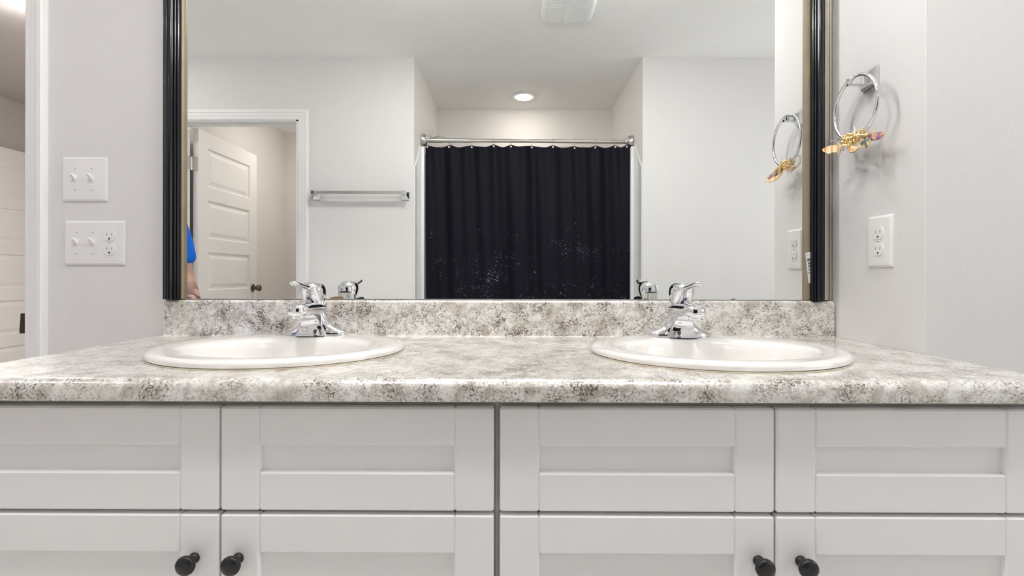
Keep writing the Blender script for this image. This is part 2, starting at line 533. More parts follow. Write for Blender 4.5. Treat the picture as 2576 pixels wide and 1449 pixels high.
# ------------------------------------------------------------------ five panel doors
def door_leaf_bm(w, h, t=.035):
    """leaf in local x (0..w), z (0..h), thickness along y (-t..0), panelled on both faces"""
    bm = BM()
    st, n = .105, 5
    rails = [0.20] + [.095] * 4 + [.11]
    ph = (h - sum(rails)) / n
    rects = []; z = rails[0]
    for i in range(n):
        rects.append((st, w - st, z, z + ph)); z += ph + rails[i + 1]
    for y, s in ((0, -1), (-t, 1)):
        # frame strips around the sunk panels
        xs = [0, st, w - st, w]
        def quad(x0, x1, z0, z1):
            bm.faces.new([bm.verts.new((a, y, c)) for a, c in ((x0, z0), (x1, z0), (x1, z1), (x0, z1))])
        quad(0, st, 0, h); quad(w - st, w, 0, h)
        zz = 0
        for (x0, x1, z0, z1) in rects:
            quad(st, w - st, zz, z0); zz = z1
            loops = []
            for ins, d in ((0, 0), (.008, .010), (.020, .010), (.045, .003)):
                loops.append([bm.verts.new((a, y + s * d, c)) for a, c in
                              ((x0+ins, z0+ins), (x1-ins, z0+ins), (x1-ins, z1-ins), (x0+ins, z1-ins))])
            for A, B in zip(loops, loops[1:]):
                for i in range(4): bm.faces.new((A[i], A[(i+1) % 4], B[(i+1) % 4], B[i]))
            bm.faces.new(loops[-1])
        quad(st, w - st, zz, h)
    for (a, c, d, e) in (((0,0),(w,0),(w,0),(0,0)),):
        pass
    for p, q in (((0, 0), (w, 0)), ((w, 0), (w, h)), ((w, h), (0, h)), ((0, h), (0, 0))):
        bm.faces.new([bm.verts.new(v) for v in ((p[0], 0, p[1]), (q[0], 0, q[1]), (q[0], -t, q[1]), (p[0], -t, p[1]))])
    bmesh.ops.remove_doubles(bm, verts=bm.verts, dist=1e-5)
    return bm

def knob_bm(x, z, y, s):
    """round passage knob standing out of a door face at height z; s = side"""
    bm = BM()
    prof = [(.030, 0), (.032, .003), (.030, .007), (.014, .010), (.011, .016), (.011, .028), (.018, .034),
            (.026, .042), (.0285, .052), (.026, .061), (.016, .067), (.004, .069)]
    mt = Matrix.Translation((x, y, z)) @ Matrix.Rotation(-PI / 2 * s, 4, 'X')
    lathe(bm, prof, 24, mt)
    return bm

def door(name, w, loc, rz, mat, knob_at, hinge_t=(.25, 1.78), label=None, knobs=(1, -1)):
    bm = door_leaf_bm(w, 2.02)
    o = obj(name, bm, mat); o.location = loc; o.rotation_euler = (0, 0, rz)
    o['kind'] = 'structure'
    if label: o['label'] = label
    for s in knobs:
        obj('door_knob', knob_bm(knob_at, .924, 0 if s > 0 else -.035, s), 'bronze', o, local=True, sm=50)
    for z in hinge_t:
        bm = BM()
        tube(bm, [(-.014, -.0375, z - .045), (-.014, -.0375, z + .045)], .0065, 12)
        box(bm, -.0025, .0004, -.0375, -.003, z - .045, z + .045, .0005)
        box(bm, -.016, -.0005, -.040, -.0345, z - .043, z + .043, .0005)
        box(bm, -.050, -.014, -.0375, -.0345, z - .045, z + .045, .0005)
        obj('hinge', bm, 'nickel', o, local=True, sm=40)
    return o
# open 90 degrees into the closet room, hinged at the left jamb as seen in the mirror
door('door_1', .755, (-2.126, YF - .150, .008), -PI / 2, 'door', .695,
     label='white five panel door standing open, seen in the mirror')
# hinge leaf standing across the gap towards the jamb is what the mirror shows beside the frame
# door in the hall
dh = door('door_2', .86, (-3.975, 2.05, .008), PI / 2 + .05, 'door', .80, hinge_t=(), knobs=(),
     label='white five panel door in the room beyond the doorway at the left')

# ------------------------------------------------------------------ vanity cabinets
YC = -.533          # front of the cabinet boxes
YD = -.552          # front of doors and drawer fronts
SEAM = -.026
CX0, CX1 = -.943, .876
def shaker(x0, x1, z0, z1, st=.0645, rt=.0635):
    bm = BM(); bv = .0028
    y0, y1 = YD, YC - .0008
    box(bm, x0, x0 + st, y0, y1, z0, z1, bv)
    box(bm, x1 - st, x1, y0, y1, z0, z1, bv)
    box(bm, x0 + st - .0003, x1 - st + .0003, y0 + .0002, y1, z1 - rt, z1, bv)
    box(bm, x0 + st - .0003, x1 - st + .0003, y0 + .0002, y1, z0, z0 + rt, bv)
    box(bm, x0 + st - .004, x1 - st + .004, y0 + .010, y1 - .001, z0 + rt - .004, z1 - rt + .004)
    return bm

def cab_knob(x, z):
    bm = BM()
    prof = [(.0088, 0), (.0092, .0015), (.0086, .0035), (.0068, .006), (.0062, .010), (.0074, .0145), (.0118, .0165),
            (.0150, .0195), (.0158, .0230), (.0150, .0262), (.0118, .0285), (.006, .0297), (.0015, .030)]
    lathe(bm, prof, 32, Matrix.Translation((x, YD - .0002, z)) @ Matrix.Rotation(PI / 2, 4, 'X'))
    return bm

def cabinet(x0, x1, label, knobs, lip0, lip1):
    t = thing('vanity_cabinet', label, 'cabinet', ((x0 + x1) / 2, -.27, 0), 'vanity cabinets under the countertop')
    bm = BM()
    zt = .8345
    box(bm, x0, x0 + .016, YC + .0005, -.004, .1, zt)
    box(bm, x1 - .016, x1, YC + .0005, -.004, .1, zt)
    box(bm, x0 + .016, x1 - .016, YC + .02, -.004, .1, .116)
    box(bm, x0 + .016, x1 - .016, -.012, -.004, .116, zt)
    box(bm, x0, x1, YC + .07, YC + .085, 0, .1)
    box(bm, x0, x0 + .016, YC + .07, -.004, 0, .1); box(bm, x1 - .016, x1, YC + .07, -.004, 0, .1)
    obj('cabinet_box', bm, 'cabinet', t)
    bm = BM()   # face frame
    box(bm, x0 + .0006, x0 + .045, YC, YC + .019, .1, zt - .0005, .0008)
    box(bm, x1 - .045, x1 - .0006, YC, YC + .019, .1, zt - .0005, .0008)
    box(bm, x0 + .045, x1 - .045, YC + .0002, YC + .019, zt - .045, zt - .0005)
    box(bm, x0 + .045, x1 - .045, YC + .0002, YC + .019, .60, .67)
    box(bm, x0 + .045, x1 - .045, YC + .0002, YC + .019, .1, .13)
    obj('face_frame', bm, 'shade_edge_grey', t)
    mid = (x0 + x1) / 2 if x0 < -.5 else .432
    spans = ((x0 + lip0, mid - .0016), (mid + .0016, x1 - lip1))
    for (a, c), kx in zip(spans, knobs):
        obj('drawer_front', shaker(a, c, .6500, .8212), 'cabinet', t)
        d = obj('cabinet_door', shaker(a, c, .115, .6435), 'cabinet', t)
        k = obj('knob', cab_knob(kx, .572), 'black_knob', d, sm=50)
        k.data.name = 'knob'
    return t
cabinet(CX0, SEAM, 'light grey shaker vanity cabinet, the left one, under the left sink', (-.5255, -.4525), .004, .005)
cabinet(SEAM + .0006, CX1, 'light grey shaker vanity cabinet, the right one, under the right sink', (.4035, .4725), .0045, .002)

# ------------------------------------------------------------------ countertop with backsplash
ZC = .872
TX0, TX1, TY0 = -.972, .8785, -.578
SINKS = [(-.502, -.288, -.499, -.120), (.432, -.300, .414, -.136)]   # sink centre x,y ; faucet x,y
ct = thing('countertop', 'speckled cream and brown laminate countertop across both vanity cabinets', 'countertop', (0, -.29, ZC - .036))
bm = BM()
prof = []
r1 = .017
prof += [(-.001, ZC)]
for i in range(9):
    a = PI / 2 + PI / 2 * i / 8
    prof.append((TY0 + r1 + r1 * math.cos(a), ZC - r1 + r1 * math.sin(a)))
prof += [(TY0, ZC - .031)]
for i in range(1, 5):
    a = PI + PI / 2 * i / 4
    prof.append((TY0 + .005 + .005 * math.cos(a), ZC - .031 + .005 * math.sin(a)))
prof += [(-.001, ZC - .036)]
loft(bm, [[Vector((x, y, z)) for y, z in prof] for x in (TX0, TX0 + .0015, TX1 - .0015, TX1)], True)
slab = obj('slab', bm, 'laminate')
for (sx, sy, fx, fy) in SINKS:
    bm = BM()
    loft(bm, [ring((sx, sy, z), .246, .206, (1,0,0), (0,1,0), 64) for z in (ZC - .1, ZC + .05)], True)
    cut = obj('cut', bm, 'laminate')
    md = slab.modifiers.new('b', 'BOOLEAN'); md.object = cut; md.operation = 'DIFFERENCE'; md.solver = 'EXACT'
    bpy.context.view_layer.update()
    dg = bpy.context.evaluated_depsgraph_get()
    me = bpy.data.meshes.new_from_object(slab.evaluated_get(dg))
    slab.modifiers.clear(); slab.data = me
    cd = cut.data; bpy.data.objects.remove(cut); bpy.data.meshes.remove(cd)
slab.data.name = 'slab'
slab.data.transform(Matrix.Translation(-ct.location)); slab.parent = ct
smooth(slab, 30)
bm = BM()
prof = [(-.0015, ZC - .0005), (-.0015, .9705), (-.008, .971)]
for i in range(6):
    a = PI / 2 + PI / 2 * i / 5
    prof.append((-.011 + .009 * math.cos(a), .962 + .009 * math.sin(a)))
prof += [(-.020, ZC + .006), (-.0215, ZC + .002), (-.026, ZC - .0005)]
loft(bm, [[Vector((x, y * (1 if k else .96), z - (0 if k else .002))) for y, z in prof]
          for x, k in ((-.958, 0), (-.956, 1), (TX1 - .004, 1), (TX1 - .002, 0))], True)
obj('backsplash', bm, 'laminate', ct, sm=30)

# ------------------------------------------------------------------ sinks and faucets
def make_sink():
    t = thing('sink', 'white oval drop-in sink, the left of the two', 'sink', (0, 0, 0), 'white oval drop-in sinks')
    spec = [(.2550, .2150, 0, 0), (.2600, .2200, 0, .0035), (.2608, .2208, 0, .0090), (.2585, .2185, 0, .0130), (.2530, .2130, 0, .0158),
            (.2450, .2050, 0, .0168), (.2300, .1850, -.006, .0165), (.2120, .1640, -.016, .0160), (.2000, .1480, -.024, .0145),
            (.1930, .1410, -.026, .0110), (.1880, .1370, -.027, .0040), (.1840, .1340, -.028, -.010), (.1740, .1260, -.028, -.045), (.1520, .1120, -.026, -.085),
            (.1160, .0880, -.022, -.118), (.0700, .0560, -.018, -.134), (.0300, .0260, -.015, -.138), (.0230, .0230, -.015, -.1385)]
    bm = BM()
    rings = [ring((0, yo, z + .0006), a, bb, (1,0,0), (0,1,0), 72) for a, bb, yo, z in spec]
    # a flat deck at the back for the faucet
    loft(bm, rings, False)
    # outside of the bowl under the counter
    out = [ring((0, yo, z), a, bb, (1,0,0), (0,1,0), 72) for a, bb, yo, z in
           [(.2550, .2150, 0, .0006), (.236, .196, 0, .0004), (.205, .155, -.02, -.02), (.19, .143, -.026, -.06), (.165, .126, -.025, -.1), (.12, .095, -.02, -.135), (.04, .04, -.015, -.152), (.0235, .0235, -.015, -.152)]]
    loft(bm, out, False)
    bmesh.ops.remove_doubles(bm, verts=bm.verts, dist=1e-5)
    obj('basin', bm, 'porcelain', t, local=True, sm=40)
    bm = BM()
    lathe(bm, [(.0225, -.150), (.0225, -.136), (.0285, -.1345), (.0275, -.132), (.020, -.1325), (.0185, -.136), (.003, -.1365)], 28, Matrix.Translation((0, -.015, 0)))
    obj('drain', bm, 'chrome', t, local=True, sm=40)
    bm = BM()
    tube(bm, ring((0, 0, .0008), .2592, .2192, (1,0,0), (0,1,0), 80), .0015, 8, closed=True)
    obj('caulk_bead', bm, 'caulk', t, local=True, sm=50)
    return t

def make_faucet():
    """local frame: origin on the sink deck, -y towards the bowl"""
    t = thing('faucet', 'chrome single lever faucet, the left of the two', 'faucet', (0, 0, 0), 'chrome single lever faucets')
    N = 40
    # body: winged base flaring into a column
    sec = [(0, .0765, .0270, 0), (.003, .0770, .0275, 0), (.007, .0745, .0265, 0), (.012, .0670, .0250, 0), (.0165, .0570, .0240, -.001), (.021, .0480, .0235, -.002),
           (.027, .0400, .0232, -.003), (.035, .0335, .0230, -.004), (.045, .0285, .0228, -.005), (.056, .0258, .0228, -.006), (.068, .0248, .0228, -.0065), (.078, .0240, .0226, -.0062), (.090, .0236, .0222, -.0040), (.098, .0234, .0220, -.0030)]
    bm = BM()
    loft(bm, [ring((0, yo, z), a, d, (1,0,0), (0,1,0), N, 2.3 if z > .03 else 2.0) for z, a, d, yo in sec], True)
    obj('body', bm, 'chrome', t, local=True, sm=60)
    # front apron: sloping panel between spout and base
    bm = BM()
    def sect(y0, y1, z, w0, w1):
        return [Vector(p) for p in ((-w1, y1, z), (-w0 * .9, y0 + .003, z), (-w0 * .45, y0, z), (w0 * .45, y0, z), (w0 * .9, y0 + .003, z), (w1, y1, z))]
    loft(bm, [sect(-.044, 0, .0002, .037, .043), sect(-.0425, 0, .004, .0365, .041), sect(-.037, 0, .015, .031, .033), sect(-.036, 0, .028, .0265, .028),
              sect(-.041, 0, .040, .0235, .025), sect(-.052, 0, .050, .0215, .023), sect(-.066, 0, .057, .0195, .022), sect(-.085, 0, .0615, .0175, .021)], True)
    obj('apron', bm, 'chrome', t, local=True, sm=50)
    # spout: flattened arm with a rounded nose
    bm = BM()
    path = [(.005, .064, .0255, .0165), (-.020, .066, .0260, .0165), (-.050, .0680, .0255, .0158), (-.078, .0695, .0245, .0150), (-.098, .0695, .0240, .0148),
            (-.112, .0692, .0225, .0142), (-.121, .0690, .0185, .0128), (-.1265, .0688, .0125, .0095), (-.1285, .0687, .0060, .0050)]
    loft(bm, [ring((0, y, z), a, c, (1,0,0), (0,0,1), 32, 2.6) for y, z, a, c in path], True)
    sp = obj('spout', bm, 'chrome', t, local=True, sm=55)
    bm = BM()
    lathe(bm, [(.0125, .050), (.0135, .0515), (.0135, .064)], 24, Matrix.Translation((0, -.104, 0)))
    ar = obj('aerator', bm, 'chrome', sp, local=True, sm=40)
    bm = BM()
    lathe(bm, [(.0095, .0494), (.0095, .0503)], 20, Matrix.Translation((0, -.104, 0)))
    obj('aerator_screen', bm, 'slot', sp, local=True)
    # handle: domed cap with a hood that runs forward into a flat lever
    bm = BM()
    sec = [(.0815, .0240, -.034, .0215), (.088, .0256, -.040, .0215), (.098, .0272, -.047, .0210), (.108, .0280, -.053, .0195), (.116, .0268, -.0565, .0170),
           (.1225, .0242, -.0570, .0130), (.1272, .0200, -.0530, .0080), (.1308, .0145, -.044, .0020), (.1330, .0085, -.032, -.006), (.1338, .0030, -.022, -.014)]
    loft(bm, [ring((0, (f + k) / 2, z), a, (k - f) / 2, (1,0,0), (0,1,0), 40, 2.25) for z, a, f, k in sec], True)
    for v in bm.verts:     # the lower edge rises towards the back
        v.co.z += .42 * max(0, v.co.y + .028) * max(0, 1 - (v.co.z - .0815) / .055)
    hd = obj('handle', bm, 'chrome', t, local=True, sm=60)
    bm = BM()   # lever
    path = [(-.040, .1175, .0090, .0050), (-.054, .1195, .0110, .0056), (-.068, .1212, .0122, .0056), (-.082, .1232, .0115, .0050), (-.096, .1258, .0106, .0048),
            (-.110, .1286, .0104, .0054), (-.122, .1306, .0102, .0058), (-.130, .1318, .0082, .0050), (-.1345, .1324, .0050, .0034), (-.1362, .1326, .0018, .0012)]
    loft(bm, [ring((0, y, z), a, c, (1,0,0), (0,0,1), 28, 2.3) for y, z, a, c in path], True)
    obj('lever', bm, 'chrome', hd, local=True, sm=60)
    for nm, mt, sx in (('hot_mark', 'dot_red', 1), ('cold_mark', 'dot_blue', -1)):
        bm = BM()
        vs = [Vector((sx * .0032 * math.sin(PI * k / 8), -.0462, .0935 + .0032 * math.cos(PI * k / 8))) for k in range(9)]
        loft(bm, [vs, [v + Vector((0, .006, 0)) for v in vs]], True)
        obj(nm, bm, mt, hd, local=True)
    bm = BM()
    tube(bm, [(0, .016, .0), (0, .016, .03)], .0022, 10)
    return t

s0 = make_sink(); s0.location = (SINKS[0][0], SINKS[0][1], ZC)
f0 = make_faucet(); f0.location = (SINKS[0][2], SINKS[0][3], ZC + .0172)
dup(s0, (SINKS[1][0], SINKS[1][1], ZC), 'white oval drop-in sink, the right of the two')
dup(f0, (SINKS[1][2], SINKS[1][3], ZC + .0172), 'chrome single lever faucet, the right of the two')

# ------------------------------------------------------------------ wall mirror
MZ0, MZ1 = .9722, 2.03
MX0, MX1 = -.908, .797
mr = thing('wall_mirror', 'wide black framed mirror standing on the backsplash above both sinks', 'mirror', (-.05, 0, MZ0))
bm = BM(); box(bm, MX0 - .006, MX1 + .004, -.006, -.0015, MZ0, MZ1 - .01)
obj('mirror_glass', bm, 'mirror', mr)
bm = BM(); box(bm, MX0 - .004, MX1 + .002, -.0072, -.0061, MZ0, MZ0 + .0013)
obj('glass_edge', bm, 'shade_edge_grey', mr)
def arc(cx, cy, r, a0, a1, n=8, ry=None):
    ry = ry or r
    return [(cx + r * math.cos(math.radians(a0 + (a1 - a0) * i / n)), cy + ry * math.sin(math.radians(a0 + (a1 - a0) * i / n))) for i in range(n + 1)]
# black moulding; a = from the outside inwards, b = out of the wall
BLK = [(0, 0), (0, .020)] + arc(.003, .021, .003, 180, 60, 4) + arc(.0185, .018, .0125, 165, 20, 12, .016) + \
      [(.0310, .0225)] + arc(.0335, .0235, .0026, 180, 0, 6) + [(.0362, .0190)] + arc(.0385, .0190, .0022, 180, 10, 5) + [(.0408, .0135), (.0412, 0)]
def side_rail(x_out, sgn, z0, z1, prof, name, mat, label=None, sm=35):
    bm = BM()
    loft(bm, [[Vector((x_out + sgn * a, -.0012 - bb, z)) for a, bb in prof] for z in (z0, z1)], True)
    o = obj(name, bm, mat, mr, sm=sm)
    if label: o['label'] = label
    return o
side_rail(-.9555, 1, MZ0 + .0005, MZ1, [(a, bb + .004) for a, bb in BLK], 'black_moulding', 'frame_black')
GOLD = [(0, 0), (0, .0145), (.0035, .0150), (.0068, .0120), (.0072, .0075), (.0085, .0072), (.0085, 0)]
side_rail(-.9143, 1, MZ0 + .0008, MZ1, GOLD, 'gold_lip', 'frame_gold', 'dull gold inner lip of the frame')
# right side: broader gold lip, black moulding, ribbed champagne outer strip
side_rail(.8450, -1, MZ0 - .0005, MZ1, [(a * .77, bb + .002) for a, bb in BLK], 'black_moulding', 'frame_black')
side_rail(.8132, -1, MZ0 + .0008, MZ1, [(0, 0), (0, .011), (.0025, .0115), (.0155, .0082), (.0165, 0)], 'gold_lip', 'frame_gold', 'dull gold inner lip of the frame')
SIL = [(0, 0), (0, .0020), (.0040, .0030), (.0050, .0062), (.0064, .0070), (.0078, .0062), (.0086, .0036), (.0100, .0036), (.0108, .0080), (.0122, .0095), (.0136, .0090),
       (.0148, .0110), (.0180, .0125), (.0226, .0130), (.0226, 0)]
side_rail(.8790, -1, MZ0 + .001, MZ1, [(a * 1.36, bb * 1.55) for a, bb in SIL], 'outer_strip', 'frame_silver', 'champagne ribbed outer strip of the frame')
bm = BM()
box(bm, -.9555, .878, -.028, -.0015, MZ1 + .0002, MZ1 + .05, .008, 3)
obj('top_moulding', bm, 'frame_black', mr, sm=40)
# torn price sticker on the right gold lip
bm = BM()
yy = -.0130
poly = [(.8010, 1.1015), (.8085, 1.1040), (.8128, 1.1040), (.8128, 1.0190), (.8090, 1.0195), (.8030, 1.0830)]
def lipy(x): return -.0012 - (.0085 + (x - .7967) / .014 * .0031) - .0003
loft(bm, [[Vector((x, lipy(x) - k, z)) for x, z in poly] for k in (0, .0003)], True)
stk = obj('sticker', bm, 'paper', mr); stk['label'] = 'torn white sticker with dark print'
bm = BM()
for (x0, x1, z0, z1) in ((.8045, .8085, 1.0955, 1.0972), (.8060, .8122, 1.0815, 1.0870), (.8050, .8122, 1.0785, 1.0808), (.8078, .8120, 1.0700, 1.0760), (.8085, .8122, 1.0625, 1.0680),
                         (.8070, .8120, 1.0590, 1.0605), (.8080, .8122, 1.0540, 1.0570), (.8088, .8100, 1.0440, 1.0510), (.8108, .8120, 1.0460, 1.0490)):
    loft(bm, [[Vector((x, lipy(x) - k, z)) for x, z in ((x0, z0), (x1, z0), (x1, z1), (x0, z1))] for k in (.0002, .0005)], True)
obj('print', bm, 'ink', stk)
# corroded brown patches at the bottom edge of the glass
for x0, x1, hgt in ((-.508, -.468, .007), (.36, .375, .0028), (.60, .612, .002)):
    n = 14; bm = BM()
    top = [Vector((x0 + (x1 - x0) * i / n, -.0065, MZ0 + .0022 + hgt * math.sin(PI * min(1, (i / n) * .75 + .05)) * (.75 + .25 * random.random()))) for i in range(n + 1)]
    bot = [Vector((x0 + (x1 - x0) * (n - i) / n, -.0065, MZ0 + .001)) for i in range(n + 1)]
    loft(bm, [top + bot, [v + Vector((0, .0004, 0)) for v in top + bot]], True)
    o = obj('edge_corrosion', bm, 'tan_edge', mr); o['label'] = 'brown corroded patch at the mirror edge'

# ------------------------------------------------------------------ switch and outlet plates
BACK = Matrix(((1, 0, 0, 0), (0, 0, -1, 0), (0, 1, 0, 0), (0, 0, 0, 1)))    # (u,v,w) -> (u, -w, v): faces -y
RGT = Matrix(((0, 0, -1, 0), (-1, 0, 0, 0), (0, 1, 0, 0), (0, 0, 0, 1)))    # faces -x, u runs towards -y
def plate_bm(w, h, T):
    bm = BM()
    rings = []
    for ins, d in ((0, 0), (0, .0015), (.0012, .0036), (.0052, .0062), (.0068, .0064)):
        a, c = w / 2 - ins, h / 2 - ins
        rr = .003
        pts = []
        for cx, cy, a0 in ((a - rr, c - rr, 0), (-a + rr, c - rr, 90), (-a + rr, -c + rr, 180), (a - rr, -c + rr, 270)):
            for i in range(5):
                t = math.radians(a0 + 90 * i / 4); pts.append(Vector((cx + rr * math.cos(t), cy + rr * math.sin(t), d)))
        rings.append(pts)
    loft(bm, rings, True)
    bmesh.ops.transform(bm, matrix=T, verts=bm.verts)
    return bm
def screws(t, T, pts):
    for (u, v) in pts:
        bm = BM(); lathe(bm, [(.0034, .0062), (.0034, .0068), (.0024, .0074), (.0008, .0076)], 14, Matrix.Translation((u, v, 0)))
        bmesh.ops.transform(bm, matrix=T, verts=bm.verts); s = obj('screw', bm, 'nickel' if False else 'plate', t, local=True, sm=50)
        bm = BM(); box(bm, u - .0026, u + .0026, v - .0004, v + .0004, .0072, .0078); bmesh.ops.transform(bm, matrix=T, verts=bm.verts)
        obj('screw_slot', bm, 'slot', s, local=True)
def toggle(t, T, u, v):
    bm = BM()
    box(bm, u - .0052, u + .0052, v - .0120, v + .0120, .0060, .0072, .0004)
    o = obj('toggle_base', bm, 'plate', t, local=True); 
    bmesh_t = BM(); rings = []
    for k, (d, vv, a, c) in enumerate(((.0068, .0005, .0042, .0068), (.0100, .0030, .0040, .0054), (.0150, .0068, .0036, .0042), (.0190, .0096, .0033, .0034), (.0205, .0106, .0026, .0024))):
        rings.append(ring((u, v + vv, d), a, c, (1,0,0), (0,.86,-.5), 16, 4))
    loft(bmesh_t, rings, True)
    for q in (bmesh_t,): bmesh.ops.transform(q, matrix=T, verts=q.verts)
    o.data.transform(T)
    obj('toggle', bmesh_t, 'plate', t, local=True, sm=40)
def receptacle(t, T, u, v):
    bm = BM()
    def outline(a, c, d, sc=1.0):
        pts = []
        for i in range(40):
            th = 2 * PI * i / 40
            x, y = .0172 * sc * math.cos(th), .0172 * sc * math.sin(th)
            pts.append(Vector((u + x, v + max(-c, min(c, y)), d)))
        return pts
    loft(bm, [outline(0, .0142, .0058), outline(0, .0142, .0076), outline(0, .0137, .0084, .96)], True)
    bmesh.ops.transform(bm, matrix=T, verts=bm.verts)
    r = obj('receptacle', bm, 'plate', t, local=True, sm=40)
    bm = BM()
    box(bm, u - .0070, u - .0060, v - .0005, v + .0068, .0080, .00865)
    box(bm, u + .0058, u + .0068, v + .0005, v + .0062, .0080, .00865)
    pts = [Vector((u + .0025 * math.cos(a), v - .0078 + .0025 * math.sin(a), 0)) for a in [math.radians(180 * i / 8) for i in range(9)]] + [Vector((u - .0025, v - .0104, 0)), Vector((u + .0025, v - .0104, 0))]
    loft(bm, [[p + Vector((0, 0, .0080)) for p in pts], [p + Vector((0, 0, .00865)) for p in pts]], True)
    bmesh.ops.transform(bm, matrix=T, verts=bm.verts)
    obj('slots', bm, 'slot', r, local=True)

t = thing('light_switch', 'white two toggle light switch plate, the upper plate left of the mirror', 'light switch', (-1.1905, -.0002, 1.3045), 'wall plates left of the mirror')
obj('plate', plate_bm(.1254, .1238, BACK), 'plate', t, local=True, sm=20)
for u in (-.0232, .0228):
    toggle(t, BACK, u, .001); screws(t, BACK, [(u, .0305), (u, -.0300)])
t = thing('switch_outlet_plate', 'white wall plate with two toggles and an outlet, below the two toggle plate', 'light switch', (-1.1620, -.0002, 1.1275), 'wall plates left of the mirror')
obj('plate', plate_bm(.1700, .1238, BACK), 'plate', t, local=True, sm=20)
for u in (-.0480, -.0020):
    toggle(t, BACK, u, .001); screws(t, BACK, [(u, .0305), (u, -.0300)])
for v in (.0198, -.0190): receptacle(t, BACK, .0440, v)
screws(t, BACK, [(.0440, .0004)])
t = thing('wall_outlet', 'white duplex outlet plate on the short wall at the right, below the towel ring', 'outlet', (XW - .0002, -.183, 1.1215))
obj('plate', plate_bm(.0794, .1238, RGT), 'plate', t, local=True, sm=20)
for v in (.0195, -.0195): receptacle(t, RGT, 0, v)
screws(t, RGT, [(0, 0)])

# ------------------------------------------------------------------ towel ring and butterfly ornament
RX, RY, RZ, RR = .8355, -.156, 1.4510, .0752
MY = -.149
tr = thing('towel_ring', 'chrome towel ring on the short wall above the outlet', 'towel ring', (XW, RY, 1.517))
bm = BM()   # square pyramid mount
def sq(x, hy, hz, cz): return [Vector((x, MY + a * hy, cz + c * hz)) for a, c in ((-1, -1), (1, -1), (1, 1), (-1, 1))]
loft(bm, [sq(XW - .0002, .0265, .0240, 1.523), sq(XW - .0045, .0265, .0240, 1.523), sq(XW - .0075, .0240, .0215, 1.523), sq(XW - .022, .0125, .0120, 1.519), sq(XW - .034, .0080, .0080, 1.516)], True)
bmesh.ops.bevel(bm, geom=list(bm.edges), offset=.0009, segments=2, affect='EDGES')
obj('mount', bm, 'chrome', tr, sm=25)
bm = BM()
box(bm, XW - .056, XW - .030, MY - .0095, MY + .0095, 1.5075, 1.5260, .0022, 2)
obj('post', bm, 'chrome', tr, sm=30)
bm = BM()
tube(bm, [(RX, RY + RR * math.cos(2*PI*i/72), RZ + RR * math.sin(2*PI*i/72)) for i in range(72)], .0042, 14, closed=True)
obj('ring', bm, 'chrome', tr, sm=60)

bo = thing('butterfly_ornament', 'gold wire butterfly ornament with orange and purple wings clipped to the towel ring', 'ornament', (RX, RY, RZ - RR))
bm = BM()
zb = RZ - RR - .003
# coil round the bottom of the ring
pts = []
for i in range(150):
    th = -PI / 2 + (i / 149 - .45) * .85
    cy, cz = RY + RR * math.cos(th), RZ + RR * math.sin(th)
    ph = i / 149 * 2 * PI * 9
    rad = .0092 + .002 * math.sin(i * .4)
    n_ = Vector((0, math.cos(th), math.sin(th)))
    pts.append(Vector((RX, cy, cz)) + n_ * (rad * math.cos(ph)) + Vector((1, 0, 0)) * (rad * math.sin(ph)))
tube(bm, pts, .0018, 6)
for i in range(60):   # small filigree beads
    th = -PI / 2 + random.uniform(-.42, .42)
    a = random.uniform(0, 2 * PI)
    p = Vector((RX, RY + RR * math.cos(th), RZ + RR * math.sin(th))) + Vector((1, 0, 0)) * (.012 * math.sin(a)) + Vector((0, math.cos(th), math.sin(th))) * (.012 * math.cos(a))
    sphere(bm, p, random.uniform(.0022, .0046), u=10, v=6)
obj('filigree', bm, 'gold', bo, sm=60)
bm = BM()   # two segmented butterfly bodies
for (p0, p1) in (((RX - .012, RY - .018, zb + .004), (RX - .008, RY - .052, zb - .004)), ((RX - .016, RY + .034, zb - .006), (RX - .018, RY - .004, zb - .016))):
    p0, p1 = Vector(p0), Vector(p1)
    for k in range(7):
        sphere(bm, p0.lerp(p1, k / 6), .0040 - .0003 * abs(k - 3) , u=10, v=6)
obj('insect_bodies', bm, 'gold', bo, sm=60)
for (p, d) in (((RX - .012, RY - .016, zb + .006), (-.004, .020, .020)), ((RX - .010, RY - .016, zb + .006), (.004, .010, .024)),
               ((RX - .016, RY + .036, zb - .004), (-.006, .016, .014)), ((RX - .014, RY + .036, zb - .004), (.004, .020, .010))):
    p, d = Vector(p), Vector(d)
    q = [p + d * (i / 8) + Vector((0, 0, .006)) * math.sin(i / 8 * PI) for i in range(9)]
    bm = BM(); tube(bm, q, .0007, 6); sphere(bm, q[-1], .0017, u=8, v=5); obj('antenna', bm, 'silver_wire', bo, sm=60)
bm = BM()
c0 = Vector((RX - .002, RY + .052, zb + .002))
tube(bm, [c0 + Vector((.010 * math.cos(2*PI*i/32), .017 * math.cos(2*PI*i/32) * .3 + .010 * math.sin(2*PI*i/32), .017 * math.sin(2*PI*i/32))) for i in range(32)], .0028, 10, closed=True)
obj('clear_loop', bm, 'clear', bo, sm=60)
